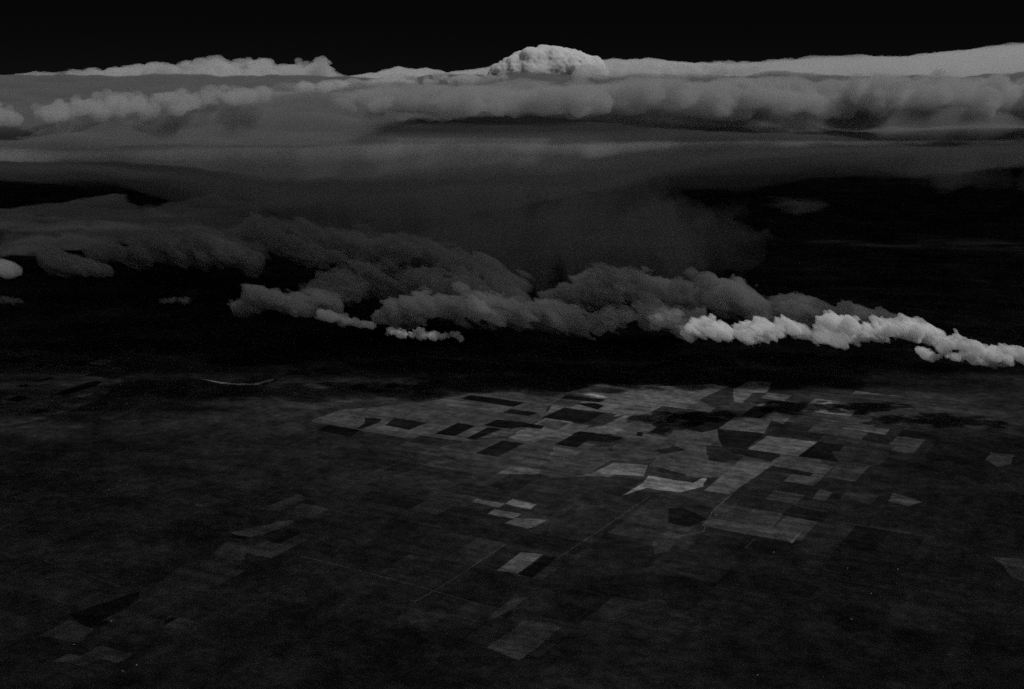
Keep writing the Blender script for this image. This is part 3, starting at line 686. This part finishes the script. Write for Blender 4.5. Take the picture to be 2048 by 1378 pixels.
cu('flat grey cumulus shelf under the tall puffs', [(1755,694,684),(1810,708,684),(1860,720,690),(1910,726,696),(1960,728,704)], 38000, 40, 37, rmax=11, rmin=5)
cu('loose grey cumulus puff at the end of the tall ones', [(1895,700,675),(1930,712,664),(1960,728,676),(1995,736,692),(2020,736,705)], 38000, 32, 38)
cu('cumulus puff cut by the right edge of the picture', [(1985,730,700),(2030,733,690),(2080,737,694),(2120,737,705)], 37500, 30, 39)
SM = 'small sunlit cumulus scraps'
for lab, pt, Y, n, sd in [('round bright little cumulus below the long smooth bank', [(818,676,664),(840,681,653),(866,679,660)], 42500, 16, 51), ('little bright cumulus scrap right of the round one', [(866,674,662),(880,678,664),(898,680,670)], 42500, 12, 52),
    ('tiny bright cumulus speck at the end of the scraps', [(904,676,664),(913,681,662),(921,682,670)], 42300, 8, 53), ('torn faint cumulus scraps left of the round bright one', [(775,668,654),(800,676,654),(820,677,662)], 42800, 14, 54),
    ('faint thin cloud scrap hanging over black ground at left', [(310,607,599),(345,609,595),(377,608,593)], 47000, 22, 55), ('faint cloud scrap at the left edge over black ground', [(-20,606,595),(20,607,593),(42,609,599)], 47000, 14, 56)]:
    cloud(heap('cumulus_scrap', pt, Y, n + 10, 14, M_wisp if Y > 44000 else M_scrap, 2, 7, sd, amp=1.1, feat=110, shear=30), lab, SM)

# added unseen veil, open above the middle fields, shaped to dim the land around
def veil(label):
    z, h = 14500.0, 900.0
    off = np.array((S.x, S.y)) / S.z * z
    gx, gy = np.meshgrid(np.arange(-30000, 36000, h), np.arange(6000, 47000, h), indexing='ij')
    P = np.stack([gx, gy], -1).reshape(-1, 2)
    c = at_height(1120, 880, 0)[:2]
    d = np.sqrt(((P[:, 0] - c[0]) / 9500) ** 2 + ((P[:, 1] - c[1]) / 10500) ** 2)
    n = fbm(np.concatenate([P / 9000, P[:, :1] * 0], 1), 4, 0.5, False, 40)
    t = (30 + 1550 * smooth(0.25, 1.7, d + 0.5 * n)).reshape(gx.shape)
    t = t * np.clip(np.minimum.reduce([gx + 30000, 36000 - gx, gy - 6000, (39000 - gy) * 0.9]) / 5000, 0.01, 1)
    X, Y_ = gx + off[0], gy + off[1]
    V = np.concatenate([np.stack([X, Y_, z + t / 2], -1).reshape(-1, 3), np.stack([X, Y_, z - t / 2], -1).reshape(-1, 3)])
    I = np.arange(gx.size).reshape(gx.shape); a, b, c_, d_ = I[:-1, :-1].ravel(), I[1:, :-1].ravel(), I[1:, 1:].ravel(), I[:-1, 1:].ravel(); Nn = gx.size
    faces = [np.stack([a, b, c_, d_], 1), np.stack([a + Nn, d_ + Nn, c_ + Nn, b + Nn], 1)]
    for ring in (I[:, 0], I[:, -1][::-1], I[0, :][::-1], I[-1, :]):
        p, q = ring[:-1], ring[1:]; faces.append(np.stack([q, p, p + Nn, q + Nn], 1))
    o = mesh_object('shade_veil', V, np.concatenate(faces), cloud_material('shade_veil_volume', 0.0011, 0.0, 0.3)); origin_to(o, [off[0], 26000 + off[1], z])
    return tag(o, label, 'cloud')
veil('added unseen shading veil stretched overhead above the aircraft')

# ------------------------------------------------------------------ lone farm buildings, a pixel or two each
def plain_material(name, v):
    m = bpy.data.materials.new(name); m.use_nodes = True; nt = m.node_tree
    b = nt.nodes['Principled BSDF']; b.inputs['Roughness'].default_value = 0.7
    n = nt.nodes.new('ShaderNodeTexNoise'); n.inputs['Scale'].default_value = 0.2
    r = nt.nodes.new('ShaderNodeMapRange'); r.inputs[3].default_value = v * 0.8; r.inputs[4].default_value = v * 1.1
    c = nt.nodes.new('ShaderNodeCombineColor'); nt.links.new(n.outputs[0], r.inputs[0])
    for i in range(3): nt.links.new(r.outputs[0], c.inputs[i])
    nt.links.new(c.outputs[0], b.inputs['Base Color']); return m
wall_m, roof_m, door_m = plain_material('barn_boards', 0.6), plain_material('barn_roof_metal', 0.6), plain_material('barn_door_boards', 0.2)
def barn_parts(L=32.0, W=16.0, H=6.0, R=4.5):
    a, b = L / 2, W / 2
    wv = [(-a,-b,0),(a,-b,0),(a,b,0),(-a,b,0),(-a,-b,H),(a,-b,H),(a,b,H),(-a,b,H),(-a,0,H+R),(a,0,H+R)]
    wf = [(0,1,5,4),(2,3,7,6),(1,2,6,9,5),(3,0,4,8,7),(0,3,2,1)]
    o = 1.2; k = R / b; zt = H + R + 0.4
    rv, rf = [], []
    for s_ in (-1, 1):
        q = len(rv); e = s_ * (b + o); ze = zt - k * (b + o)
        rv += [(-a-o,0,zt),(a+o,0,zt),(a+o,e,ze),(-a-o,e,ze),(-a-o,0,zt-.35),(a+o,0,zt-.35),(a+o,e,ze-.35),(-a-o,e,ze-.35)]
        rf += [tuple(q+i for i in f) for f in ((0,1,2,3),(7,6,5,4),(0,4,5,1),(1,5,6,2),(2,6,7,3),(3,7,4,0))]
    dv = [(a+.05,-3,0),(a+.35,-3,0),(a+.35,3,0),(a+.05,3,0),(a+.05,-3,5),(a+.35,-3,5),(a+.35,3,5),(a+.05,3,5)]
    df = [(0,3,2,1),(4,5,6,7),(0,1,5,4),(1,2,6,5),(2,3,7,6),(3,0,4,7)]
    return (wv, wf, wall_m, 'wall'), (rv, rf, roof_m, 'roof'), (dv, df, door_m, 'door')
protos = []
for v, f, m, n in barn_parts():
    me = bpy.data.meshes.new(n); me.from_pydata(v, [], f); me.materials.append(m); protos.append((n, me))
for i, (px, py, lab) in enumerate([(1432, 1031, 'tiny white barn above the wide grey field with a bright end strip'), (273, 1331, 'tiny white barn below the river flats, brighter of two'), (246, 1343, 'tiny white barn below the river flats, dimmer of two'),
    (1695, 1137, None), (1796, 1139, None), (1742, 1188, None), (1703, 1239, None), (1515, 1351, None), (1548, 1105, None), (240, 962, None), (218, 980, None), (222, 1243, None), (148, 1290, None)]):
    g = at_height(px, py, 0); root = bpy.data.objects.new('barn', None); scene.collection.objects.link(root)
    root.location = (g[0], g[1], 5.0); root.rotation_euler = (0, 0, GA + (i % 2) * math.pi / 2)
    tag(root, lab or 'tiny white barn standing alone on dark prairie', 'barn', 'lone farm buildings')
    for n, me in protos:
        c = bpy.data.objects.new(n, me); scene.collection.objects.link(c); c.parent = root
